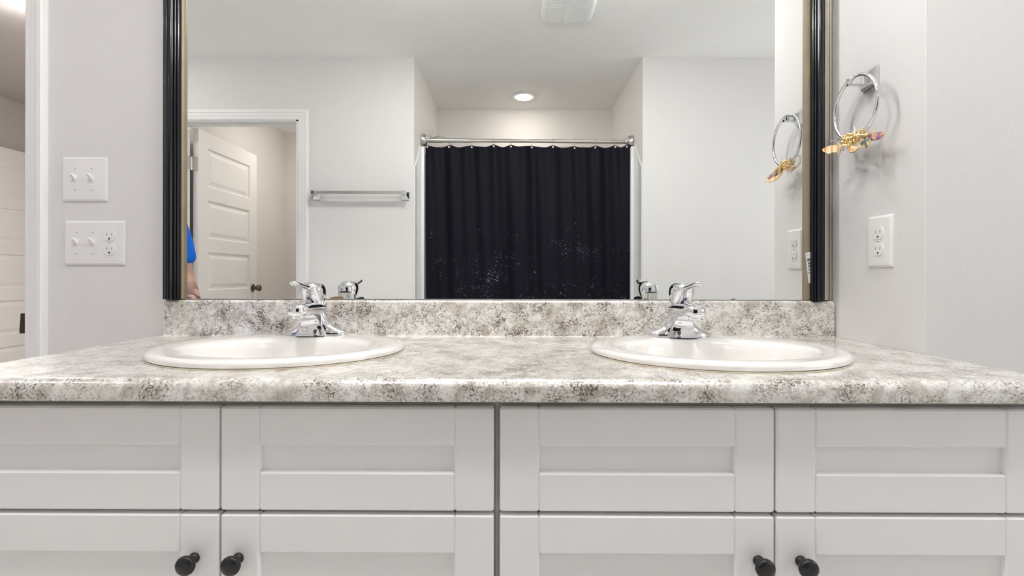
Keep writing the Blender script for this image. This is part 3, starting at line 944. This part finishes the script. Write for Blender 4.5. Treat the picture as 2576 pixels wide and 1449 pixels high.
def wing(root, tip, side, width, mat, lobes=3, curl=.006, rim='gold'):
    """scalloped wing: outline from the root to the tip, 'side' gives the spread direction"""
    root, tip, side = Vector(root), Vector(tip), Vector(side).normalized()
    ax = (tip - root); L = ax.length; ax.normalize()
    side = (side - ax * side.dot(ax)).normalized()
    nr = ax.cross(side)
    up, lo = [], []
    n = 22
    for i in range(n + 1):
        s = i / n
        env = math.sin(PI * min(1, s * .93 + .03)) ** .75
        up.append((s, .20 * width * env + .12 * width * s))
        sc = 1 + .13 * math.cos(s * lobes * 2 * PI)
        lo.append((s, -.80 * width * env * sc + .12 * width * s))
    out = up + list(reversed(lo))[1:-1]
    P = [root + ax * (s * L) + side * (-w_) + nr * (curl * math.sin(PI * s)) for s, w_ in out]
    bm = BM(); loft(bm, [P, [p + nr * .0011 for p in P]], True)
    bmesh.ops.triangulate(bm, faces=[f for f in bm.faces if len(f.verts) > 4])
    w_ = obj('wing', bm, mat, bo)
    bm = BM(); tube(bm, [p + nr * .0005 for p in P], .00095, 6, closed=True)
    for k in (.25, .5, .75):
        j = int(k * n)
        q = root + ax * (lo[j][0] * L) - side * lo[j][1] + nr * (curl * math.sin(PI * k))
        tube(bm, [root + nr * .0006, (root + q) / 2 + nr * (.0008 + curl * .5), q + nr * .0008], .0006, 6)
    obj('wing_rim', bm, rim, w_, sm=60)
    return w_
wing((RX - .010, RY - .030, zb), (RX - .006, RY - .104, zb - .016), (0, .1, -1), .019, 'wing_dark', lobes=1)
wing((RX - .010, RY - .028, zb - .003), (RX - .012, RY - .066, zb - .026), (0, .6, -1), .026, 'wing_dark', lobes=1)
wing((RX - .018, RY + .016, zb - .010), (RX - .046, RY + .052, zb - .014), (0, 0, -1), .018, 'wing_orange')
wing((RX - .014, RY + .004, zb - .016), (RX - .034, RY - .062, zb - .034), (-.3, .2, -.6), .016, 'wing_orange')
wing((RX - .014, RY + .020, zb - .006), (RX - .006, RY + .062, zb - .016), (.3, 0, -1), .020, 'wing_orange', rim='silver_wire')

# ------------------------------------------------------------------ lamps
vl = thing('vanity_light', 'four globe vanity light bar on the wall above the mirror', 'lamp', (-.03, 0, 2.20))
bm = BM(); box(bm, -.44, .38, -.025, -.0005, 2.16, 2.24, .006, 2); obj('back_plate', bm, 'nickel', vl, sm=40)
for k in range(4):
    x = -.03 + (k - 1.5) * .215
    bm = BM(); tube(bm, [(x, -.025, 2.20), (x, -.10, 2.20), (x, -.125, 2.195), (x, -.135, 2.185)], .009, 12); lathe(bm, [(.03, 2.168), (.026, 2.19), (.01, 2.198)], 24, Matrix.Translation((x, -.137, 0)))
    a = obj('lamp_arm', bm, 'nickel', vl, sm=40)
    bm = BM(); sphere(bm, (x, -.137, 2.118), .052, u=24, v=16); obj('globe', bm, 'globe', a, sm=80)

def downlight(x, y, label, mat, r=.066):
    t = thing('recessed_light', label, 'lamp', (x, y, H), 'recessed ceiling lights')
    bm = BM()
    prof = [(r + .030, H - .0002), (r + .030, H - .003), (r + .022, H - .007), (r + .002, H - .006), (r, H - .0005)]
    s = bmesh.new(); rings = [[Vector((a * math.cos(2*PI*k/40), a * math.sin(2*PI*k/40), z)) for k in range(40)] for a, z in prof]
    loft(s, rings, False); merge(bm, s, Matrix.Translation((x, y, 0)))
    obj('trim_ring', bm, 'fan', t, sm=30)
    bm = BM(); lathe(bm, [(r * .2, H - .020), (r * .55, H - .0185), (r * .82, H - .014), (r * .96, H - .008), (r, H - .0025)], 40, Matrix.Translation((x, y, 0)))
    obj('lens', bm, mat, t, sm=40)
downlight(.084, -2.50, 'recessed ceiling light glowing above the tub alcove', 'led')
downlight(-.50, -.95, 'added unseen recessed fill light over the aisle, left of the exhaust fan', 'aisle_fill', .085)
downlight(.60, -.90, 'added unseen recessed fill light over the aisle, right of the exhaust fan', 'aisle_fill', .085)
downlight(-2.20, -1.15, 'added unseen recessed fill light at the left end of the room', 'aisle_fill', .055)

def dome(x, y, label, mat, r=.17, d=.07):
    t = thing('ceiling_light', label, 'lamp', (x, y, H), 'flush ceiling lights')
    bm = BM(); lathe(bm, [(r + .012, H - .018), (r + .014, H - .010), (r + .012, H - .0003)], 48, Matrix.Translation((x, y, 0))); obj('base_ring', bm, 'fan', t, sm=30)
    bm = BM(); lathe(bm, [(r * .05, H - d), (r * .4, H - d * .94), (r * .7, H - d * .78), (r * .9, H - d * .52), (r, H - .018)], 48, Matrix.Translation((x, y, 0)))
    obj('diffuser', bm, mat, t, sm=80)
dome(-2.42, 1.05, 'round glowing ceiling light in the room beyond the left doorway', 'led_hall', .175, .065)
dome(-1.55, -2.75, 'flush ceiling light in the room behind the open door', 'led_closet', .15, .07)

# ------------------------------------------------------------------ exhaust fan
FX, FY = .287, -1.195
t = thing('exhaust_fan', 'white louvred exhaust fan cover on the ceiling, seen at the top of the mirror', 'exhaust fan', (FX, FY, H))
bm = BM()
def fr(hw, hd, z, e): return ring((FX, FY, z), hw, hd, (1,0,0), (0,1,0), 64, e)
loft(bm, [fr(.138, .146, H - .0003, 7), fr(.138, .146, H - .008, 7), fr(.134, .142, H - .020, 6), fr(.124, .132, H - .028, 6), fr(.110, .118, H - .031, 6)], True)
obj('cover', bm, 'fan', t, sm=30)
for k in range(10):
    for s in (-1, 1):
        bm = BM()
        y = -1.166 + k * .0105
        box(bm, FX + s * .062 - .034, FX + s * .062 + .034, y, y + .0045, H - .0335, H - .0305, .0008); obj('louvre', bm, 'surround', t)
bm = BM()
box(bm, FX - .018, FX + .018, FY - .12, FY + .12, H - .0345, H - .0305, .0015)
obj('centre_rib', bm, 'fan', t)

# ------------------------------------------------------------------ towel bar on the wall across
TZ = 1.560
t = thing('towel_bar', 'chrome square towel bar on the wall beside the open doorway, seen in the mirror', 'towel bar', (-.97, YF, TZ))
for x, w_ in ((-1.262, -1), (-.690, 1)):
    bm = BM()
    def s4(y, h, cx, cz): return [Vector((cx + a * h, y, cz + c * h)) for a, c in ((-1,-1),(1,-1),(1,1),(-1,1))]
    loft(bm, [s4(YF + .0003, .026, x, TZ - .012), s4(YF + .006, .026, x, TZ - .012), s4(YF + .009, .023, x, TZ - .012), s4(YF + .030, .012, x, TZ - .006), s4(YF + .045, .0115, x, TZ - .001), s4(YF + .072, .0125, x, TZ)], True)
    bmesh.ops.bevel(bm, geom=list(bm.edges), offset=.001, segments=1, affect='EDGES')
    obj('mount', bm, 'chrome', t, sm=25)
bm = BM(); box(bm, -1.276, -.676, YF + .050, YF + .068, TZ - .0095, TZ + .0095, .001); obj('bar', bm, 'satin', t)

# ------------------------------------------------------------------ tub alcove: surround, tub, rod, curtain
t = thing('tub_surround', 'white moulded tub and shower surround in the alcove behind the curtain', 'bathtub', (.1, -2.4, 0))
def side_panel(x, s):
    bm = BM()
    prof = [(YF - .004, 0), (YF - .004, 1.740)]
    for i in range(9):
        k = i / 8
        prof.append((YF - .004 - .175 * k, 1.740 + .175 * (k ** 1.15)))
    prof += [(YF - .195, 1.925), (AYB + .004, 1.93), (AYB + .004, 0)]
    loft(bm, [[Vector((x + s * d, y, z)) for y, z in prof] for d in (.0005, .0065)], True)
    return bm
obj('side_panel', side_panel(AX0, 1), 'surround', t)
obj('side_panel', side_panel(AX1, -1), 'surround', t)
for x, s in ((AX0, 1), (AX1, -1)):
    bm = BM()
    a, c = sorted((x + s * .0067, x + s * .032))
    box(bm, a, c, YF - .215, YF - .178, .40, 1.915, .005, 2)
    obj('front_flange', bm, 'surround', t, sm=40)
    bm = BM(); a, c = sorted((x + s * .0067, x + s * .016)); box(bm, a, c, AYB + .03, YF - .2155, .40, 1.90); obj('inner_panel', bm, 'tile', t)
bm = BM(); box(bm, AX0 + .017, AX1 - .017, AYB + .001, AYB + .026, .40, 1.915, .003); obj('back_panel', bm, 'surround', t)
bm = BM()
TY1 = YF - .1775
def tr_(ins, z): return [Vector(p) for p in ((AX0 + .018 + ins, AYB + .03 + ins, z), (AX1 - .018 - ins, AYB + .03 + ins, z), (AX1 - .018 - ins, YF - .22 - ins, z), (AX0 + .018 + ins, YF - .22 - ins, z))]
loft(bm, [tr_(0, .0), tr_(0, .398), tr_(.055, .40), tr_(.075, .37), tr_(.12, .10), tr_(.16, .06)], True)
obj('tub', bm, 'surround', t, sm=20)
bm = BM(); tube(bm, [(AX0 + .017, -2.16, 1.20), (AX0 + .045, -2.16, 1.20), (AX0 + .047, -2.16, 1.195), (AX0 + .047, -2.32, 1.195), (AX0 + .045, -2.32, 1.20), (AX0 + .017, -2.32, 1.20)], .009, 12)
obj('grab_rail', bm, 'surround', t, sm=50)

RY2, RZ2 = -2.070, 1.976
t = thing('curtain_rod', 'nickel shower curtain rod across the tub alcove', 'curtain rod', (.1, RY2, RZ2))
bm = BM(); tube(bm, [(AX0 + .03, RY2, RZ2 + .004), (-.30, RY2, RZ2 + .001)], .0150, 20); tube(bm, [(-.301, RY2, RZ2 + .001), (-.10, RY2, RZ2), (AX1 - .03, RY2, RZ2 - .008)], .0125, 20)
tube(bm, [(AX0 + .045, RY2, RZ2 + .004), (AX0 + .145, RY2, RZ2 + .003)], .0175, 20)
obj('tube', bm, 'nickel', t, sm=40)
for x, s, z in ((AX0, 1, RZ2 + .004), (AX1, -1, RZ2 - .008)):
    bm = BM(); lathe(bm, [(.044, 0), (.045, .006), (.043, .018), (.038, .030), (.030, .038), (.018, .042), (.016, .050)], 36, Matrix.Translation((x + s * .0003, RY2, z)) @ Matrix.Rotation(s * PI / 2, 4, 'Y'))
    obj('end_flange', bm, 'nickel', t, sm=40)
NH = 11
hx = [-.598 + 1.396 * v for v in (0, .109, .222, .333, .418, .522, .627, .736, .838, .936, 1.0)]
hx[-1] = .785
ctn = thing('shower_curtain', 'dark navy shower curtain with white splashes hanging across the tub alcove', 'shower curtain', (.1, RY2, .25))
def czl(x): return RZ2 - .029 - .006 * (x + .6) / 1.4
def fold(x, z):
    k = min(1, (1.92 - z) / .5)
    f = .010 + .012 * k
    return f * math.sin(x * 27 + .8 * math.sin(x * 5)) * (.6 + .4 * math.sin(x * 9 + 1)) + .008 * math.sin(x * 61 + z * 1.5) * (1 - .3 * k) + .012 * math.sin(x * 7 + z * .9)
bm = BM()
NX, NZ = 260, 60
rows = []
for j in range(NZ + 1):
    v = j / NZ
    row = []
    for i in range(NX + 1):
        u = i / NX
        x = -.610 + u * 1.428
        # scalloped top edge hanging from the rings
        d = 0
        for a, c in zip([-.612] + hx, hx + [.818]):
            if a <= x <= c:
                q = (x - a) / (c - a); d = math.sin(PI * q) * .014 * (0.35 if (a < -.605 or c > .81) else 1)
        zt = czl(x) - d
        z = zt + (.30 - zt) * v
        xx = x + .016 * v * (1 - u) - .0 * v * u
        row.append(bm.verts.new((xx, RY2 + .004 + fold(x, z), z)))
    rows.append(row)
for a, c in zip(rows, rows[1:]):
    for i in range(NX): bm.faces.new((a[i], a[i+1], c[i+1], c[i]))
cl = obj('cloth', bm, 'curtain', ctn, sm=80)
md = cl.modifiers.new('thick', 'SOLIDIFY'); md.thickness = .0012
# white liner behind
bm = BM()
rows = []
for j in range(20):
    v = j / 19
    rows.append([bm.verts.new((-.614 + 1.42 * i / 120, RY2 - .062 + .006 * math.sin(i * .7), czl(-.6 + 1.42 * i / 120) + .003 - (.004 * math.sin(i * .45)) + (.34 - 1.92) * v)) for i in range(121)])
for a, c in zip(rows, rows[1:]):
    for i in range(120): bm.faces.new((a[i], a[i+1], c[i+1], c[i]))
ln = obj('liner', bm, 'surround', ctn, sm=80)
md = ln.modifiers.new('thick', 'SOLIDIFY'); md.thickness = .0006
for x in hx:
    z0 = czl(x) - .015
    yc = RY2 + .004 + fold(x, z0)
    bm = BM()
    sphere(bm, (x, yc + .0055, z0), .0068, sy=.6, u=14, v=8)
    h_ = obj('ring_bead', bm, 'plate', ctn, sm=60)
    bm = BM()
    zr = RZ2 + .0
    pts = [(x, yc + .003, z0)]
    for i in range(15):
        a = math.radians(-60 + 240 * i / 14)
        pts.append((x + .002 * i / 14, RY2 + .019 * math.cos(a), zr + .019 * math.sin(a) - .001))
    pts.append((x, RY2 - .010, z0 + .002))
    tube(bm, pts, .0011, 6)
    obj('hook', bm, 'chrome', h_, sm=60)
t = thing('shower_fixture', 'chrome shower arm peeking over the rod at its left end', 'shower head', (AX0, -2.42, 2.03))
bm = BM()
tube(bm, [(AX0 + .001, -2.42, 2.09), (AX0 + .03, -2.42, 2.102), (AX0 + .06, -2.42, 2.108), (AX0 + .09, -2.42, 2.102), (AX0 + .12, -2.42, 2.080), (AX0 + .15, -2.42, 2.045)], .0085, 14)
lathe(bm, [(.028, 0), (.026, .006), (.012, .010)], 24, Matrix.Translation((AX0 + .0003, -2.42, 2.09)) @ Matrix.Rotation(PI / 2, 4, 'Y'))
obj('arm', bm, 'chrome', t, sm=50)
bm = BM(); lathe(bm, [(.040, -.035), (.042, -.028), (.022, -.005), (.012, .010)], 28, Matrix.Translation((AX0 + .160, -2.42, 2.030)) @ Matrix.Rotation(-.4, 4, 'Y'))
obj('shower_head', bm, 'chrome', t, sm=50)
bm = BM(); tube(bm, [(AX0 + .030, -2.415, 2.105), (AX0 + .026, -2.41, 2.130), (AX0 + .018, -2.41, 2.150)], [.006, .005, .0035], 10)
obj('diverter', bm, 'chrome', t, sm=50)

# ------------------------------------------------------------------ the person in the blue shirt, at the left edge of the mirror
def skin(name, pts, edges, mat, parent, root=0, sub=2):
    me = bpy.data.meshes.new(name)
    me.from_pydata([p[:3] for p in pts], edges, [])
    o = bpy.data.objects.new(name, me); C.objects.link(o)
    o.modifiers.new('skin', 'SKIN').use_smooth_shade = True
    o.modifiers.new('sub', 'SUBSURF').levels = sub
    o.modifiers['sub'].render_levels = sub
    sv = me.skin_vertices[0].data
    for i, p in enumerate(pts):
        r = p[3]; sv[i].radius = r if isinstance(r, tuple) else (r, r)
        sv[i].use_root = (i == root)
    bpy.context.view_layer.update()
    dg = bpy.context.evaluated_depsgraph_get()
    nm = bpy.data.meshes.new_from_object(o.evaluated_get(dg))
    o.modifiers.clear(); o.data = nm; nm.name = name
    nm.materials.clear(); nm.materials.append(M[mat])
    for p in nm.polygons: p.use_smooth = True
    if parent: o.parent = parent
    return o
PX, PY = -1.812, -.985
pr = thing('person', 'person in a bright blue t-shirt with tattooed forearm, at the mirror\'s left edge', 'person', (PX, PY, 0))
pr.scale = (.955, .955, .955)
# local frame: the person faces +y (towards the mirror wall); +x arm is the one the mirror shows
P = [(0, 0, .96, (.115, .08)), (0, .005, 1.10, (.12, .085)), (0, .005, 1.26, (.145, .098)), (0, 0, 1.38, (.14, .085)), (0, -.005, 1.455, (.065, .06)), (0, .005, 1.53, (.055, .056)),
     (.165, -.005, 1.385, .060), (.215, -.005, 1.25, .050), (.252, -.015, 1.060, .045), (.290, .000, .960, .046), (.345, .030, .835, .030), (.352, .038, .805, (.026, .020)),
     (-.165, -.005, 1.385, .060), (-.215, -.005, 1.25, .050), (-.235, -.02, 1.075, .040), (-.225, .02, .95, .038), (-.225, .06, .835, .026), (-.225, .066, .800, (.024, .018)),
     (.09, 0, .90, .068), (.11, .01, .70, .080), (.115, .01, .50, .056), (.115, -.01, .33, .052), (.115, -.01, .12, .038), (.118, .0, .055, .040), (.122, .12, .035, (.040, .028)),
     (-.09, 0, .90, .068), (-.11, .01, .70, .080), (-.115, .01, .50, .056), (-.115, -.01, .33, .052), (-.115, -.01, .12, .038), (-.118, .0, .055, .040), (-.122, .12, .035, (.040, .028)),
     (.362, .050, .760, (.036, .016)), (-.225, .075, .755, (.036, .016))]
E = [(0,1),(1,2),(2,3),(3,4),(4,5),(3,6),(6,7),(7,8),(8,9),(9,10),(10,11),(3,12),(12,13),(13,14),(14,15),(15,16),(16,17),
     (0,18),(18,19),(19,20),(20,21),(21,22),(22,23),(23,24),(0,25),(25,26),(26,27),(27,28),(28,29),(29,30),(30,31),(11,32),(17,33)]
# fingers: rooted in the palm vertices 32 and 33
def fingers(palm, base, fwd, across, down, curl):
    base, fwd, across, down = Vector(base), Vector(fwd).normalized(), Vector(across).normalized(), Vector(down).normalized()
    for k, L in enumerate((.068, .078, .073, .058)):
        r = base + across * ((k - 1.5) * .0195) + fwd * .020
        prev = palm
        d = fwd.copy(); p = r
        for s_, (fr_, rad) in enumerate(((0, .0100), (.42, .0088), (.33, .0080), (.25, .0068))):
            if s_: d = (d + down * curl).normalized(); p = p + d * (L * fr_)
            P.append((p.x, p.y, p.z, rad)); E.append((prev, len(P) - 1)); prev = len(P) - 1
    prev = palm; p = base - across * .034 - fwd * .022
    for s_, (st_, rad) in enumerate(((0, .0115), (.030, .0100), (.026, .0088))):
        if s_: p = p + (fwd * .8 - across * .45 + down * .35).normalized() * st_
        P.append((p.x, p.y, p.z, rad)); E.append((prev, len(P) - 1)); prev = len(P) - 1
fingers(32, (.362, .050, .760), (.05, .25, -1), (0, -1, -.2), (-.9, 0, -.2), .22)
fingers(33, (-.225, .075, .755), (0, .15, -1), (0, -1, -.1), (.9, 0, -.2), .22)
body = skin('body', P, E, 'tattoo', pr, 0, 2)
# head: shaped ellipsoid joined to the body mesh
bm = BM(); bm.from_mesh(body.data)
s = bmesh.new(); bmesh.ops.create_uvsphere(s, u_segments=48, v_segments=32, radius=1)
for v in s.verts:
    x, y, z = v.co
    jaw = 1 - .28 * max(0, -z) ** 1.3
    X, Y, Z = .080 * x * jaw, .099 * y * (1 - .10 * max(0, -z)), .125 * z
    if y > 0:
        Y += .022 * math.exp(-((x / .13) ** 2)) * math.exp(-(((z + .12) / .16) ** 2))      # nose
        Y -= .010 * (math.exp(-(((abs(x) - .38) / .16) ** 2)) * math.exp(-(((z - .06) / .10) ** 2)))   # eye sockets
        Y += .006 * math.exp(-((x / .25) ** 2)) * math.exp(-(((z + .48) / .07) ** 2))       # lips
        Y += .008 * math.exp(-((x / .25) ** 2)) * math.exp(-(((z + .85) / .14) ** 2))       # chin
    X += math.copysign(.012, x) * math.exp(-((y / .14) ** 2)) * math.exp(-(((z + .02) / .22) ** 2)) if abs(x) > .6 else 0  # ears
    v.co = (X, Y + .012, Z + 1.635)
merge(bm, s); bm.to_mesh(body.data); bm.free()
for p in body.data.polygons: p.use_smooth = True
bm = BM()
s = bmesh.new(); bmesh.ops.create_uvsphere(s, u_segments=40, v_segments=24, radius=1)
for v in list(s.verts):
    x, y, z = v.co
    v.co = (.088 * x, .108 * y + .002, .128 * z + 1.648)
bmesh.ops.delete(s, geom=[v for v in s.verts if v.co.z < 1.585 + max(0, v.co.y * 1.15)], context='VERTS')
merge(bm, s); o = obj('hair', bm, 'hair', pr, local=True, sm=80)
md = o.modifiers.new('t', 'SOLIDIFY'); md.thickness = .008
for sx in (-1, 1):
    bm = BM(); sphere(bm, (sx * .030, .088, 1.642), .0110, u=14, v=10); e_ = obj('eye', bm, 'eye', pr, local=True, sm=80)
    bm = BM(); sphere(bm, (sx * .030, .0955, 1.642), .0050, u=10, v=8); obj('iris', bm, 'hair', e_, local=True, sm=80)
bm = BM(); loft(bm, [ring((0, .101 + d, 1.576), .022, .0045, (1,0,0), (0,0,1), 20) for d in (-.012, .001)], True)
o = obj('mouth', bm, pbsdf('lip', (.42, .16, .13), .5), pr, local=True, sm=60)
SH = [(0, 0, .875, (.178, .130)), (0, 0, .95, (.178, .130)), (0, .005, 1.08, (.160, .120)), (0, .005, 1.26, (.175, .122)), (0, 0, 1.385, (.165, .105)), (0, -.003, 1.442, (.078, .072)),
      (.170, -.005, 1.388, .072), (.222, -.005, 1.26, .066), (.248, -.010, 1.130, (.066, .064)), (-.170, -.005, 1.388, .072), (-.222, -.005, 1.26, .066), (-.245, -.012, 1.130, (.066, .064))]
shirt = skin('t_shirt', SH, [(0,1),(1,2),(2,3),(3,4),(4,5),(4,6),(6,7),(7,8),(4,9),(9,10),(10,11)], 'shirt', pr, 0, 2)
JN = [(0, 0, 1.01, (.148, .108)), (0, 0, .93, (.165, .118)), (.098, 0, .84, .105), (.113, .01, .66, .090), (.118, .01, .48, .072), (.118, -.008, .28, .068), (.118, -.008, .085, .066),
      (-.098, 0, .84, .105), (-.113, .01, .66, .090), (-.118, .01, .48, .072), (-.118, -.008, .28, .068), (-.118, -.008, .085, .066)]
skin('jeans', JN, [(0,1),(1,2),(2,3),(3,4),(4,5),(5,6),(1,7),(7,8),(8,9),(9,10),(10,11)], 'denim', pr, 0, 2)
for s_ in (-1, 1):
    bm = BM()
    loft(bm, [ring((s_ * .12, .045, z), a, c, (1,0,0), (0,1,0), 28, 2.4) for z, a, c in ((.0005, .050, .138), (.018, .052, .142), (.035, .050, .138))], True)
    loft(bm, [ring((s_ * .12, y, z), a, c, (1,0,0), (0,1,0), 28, 2.2) for z, a, c, y in ((.035, .048, .135, .045), (.062, .046, .118, .030), (.085, .044, .075, -.010), (.10, .043, .060, -.022))], True)
    obj('shoe', bm, 'shoe', pr, local=True, sm=50)
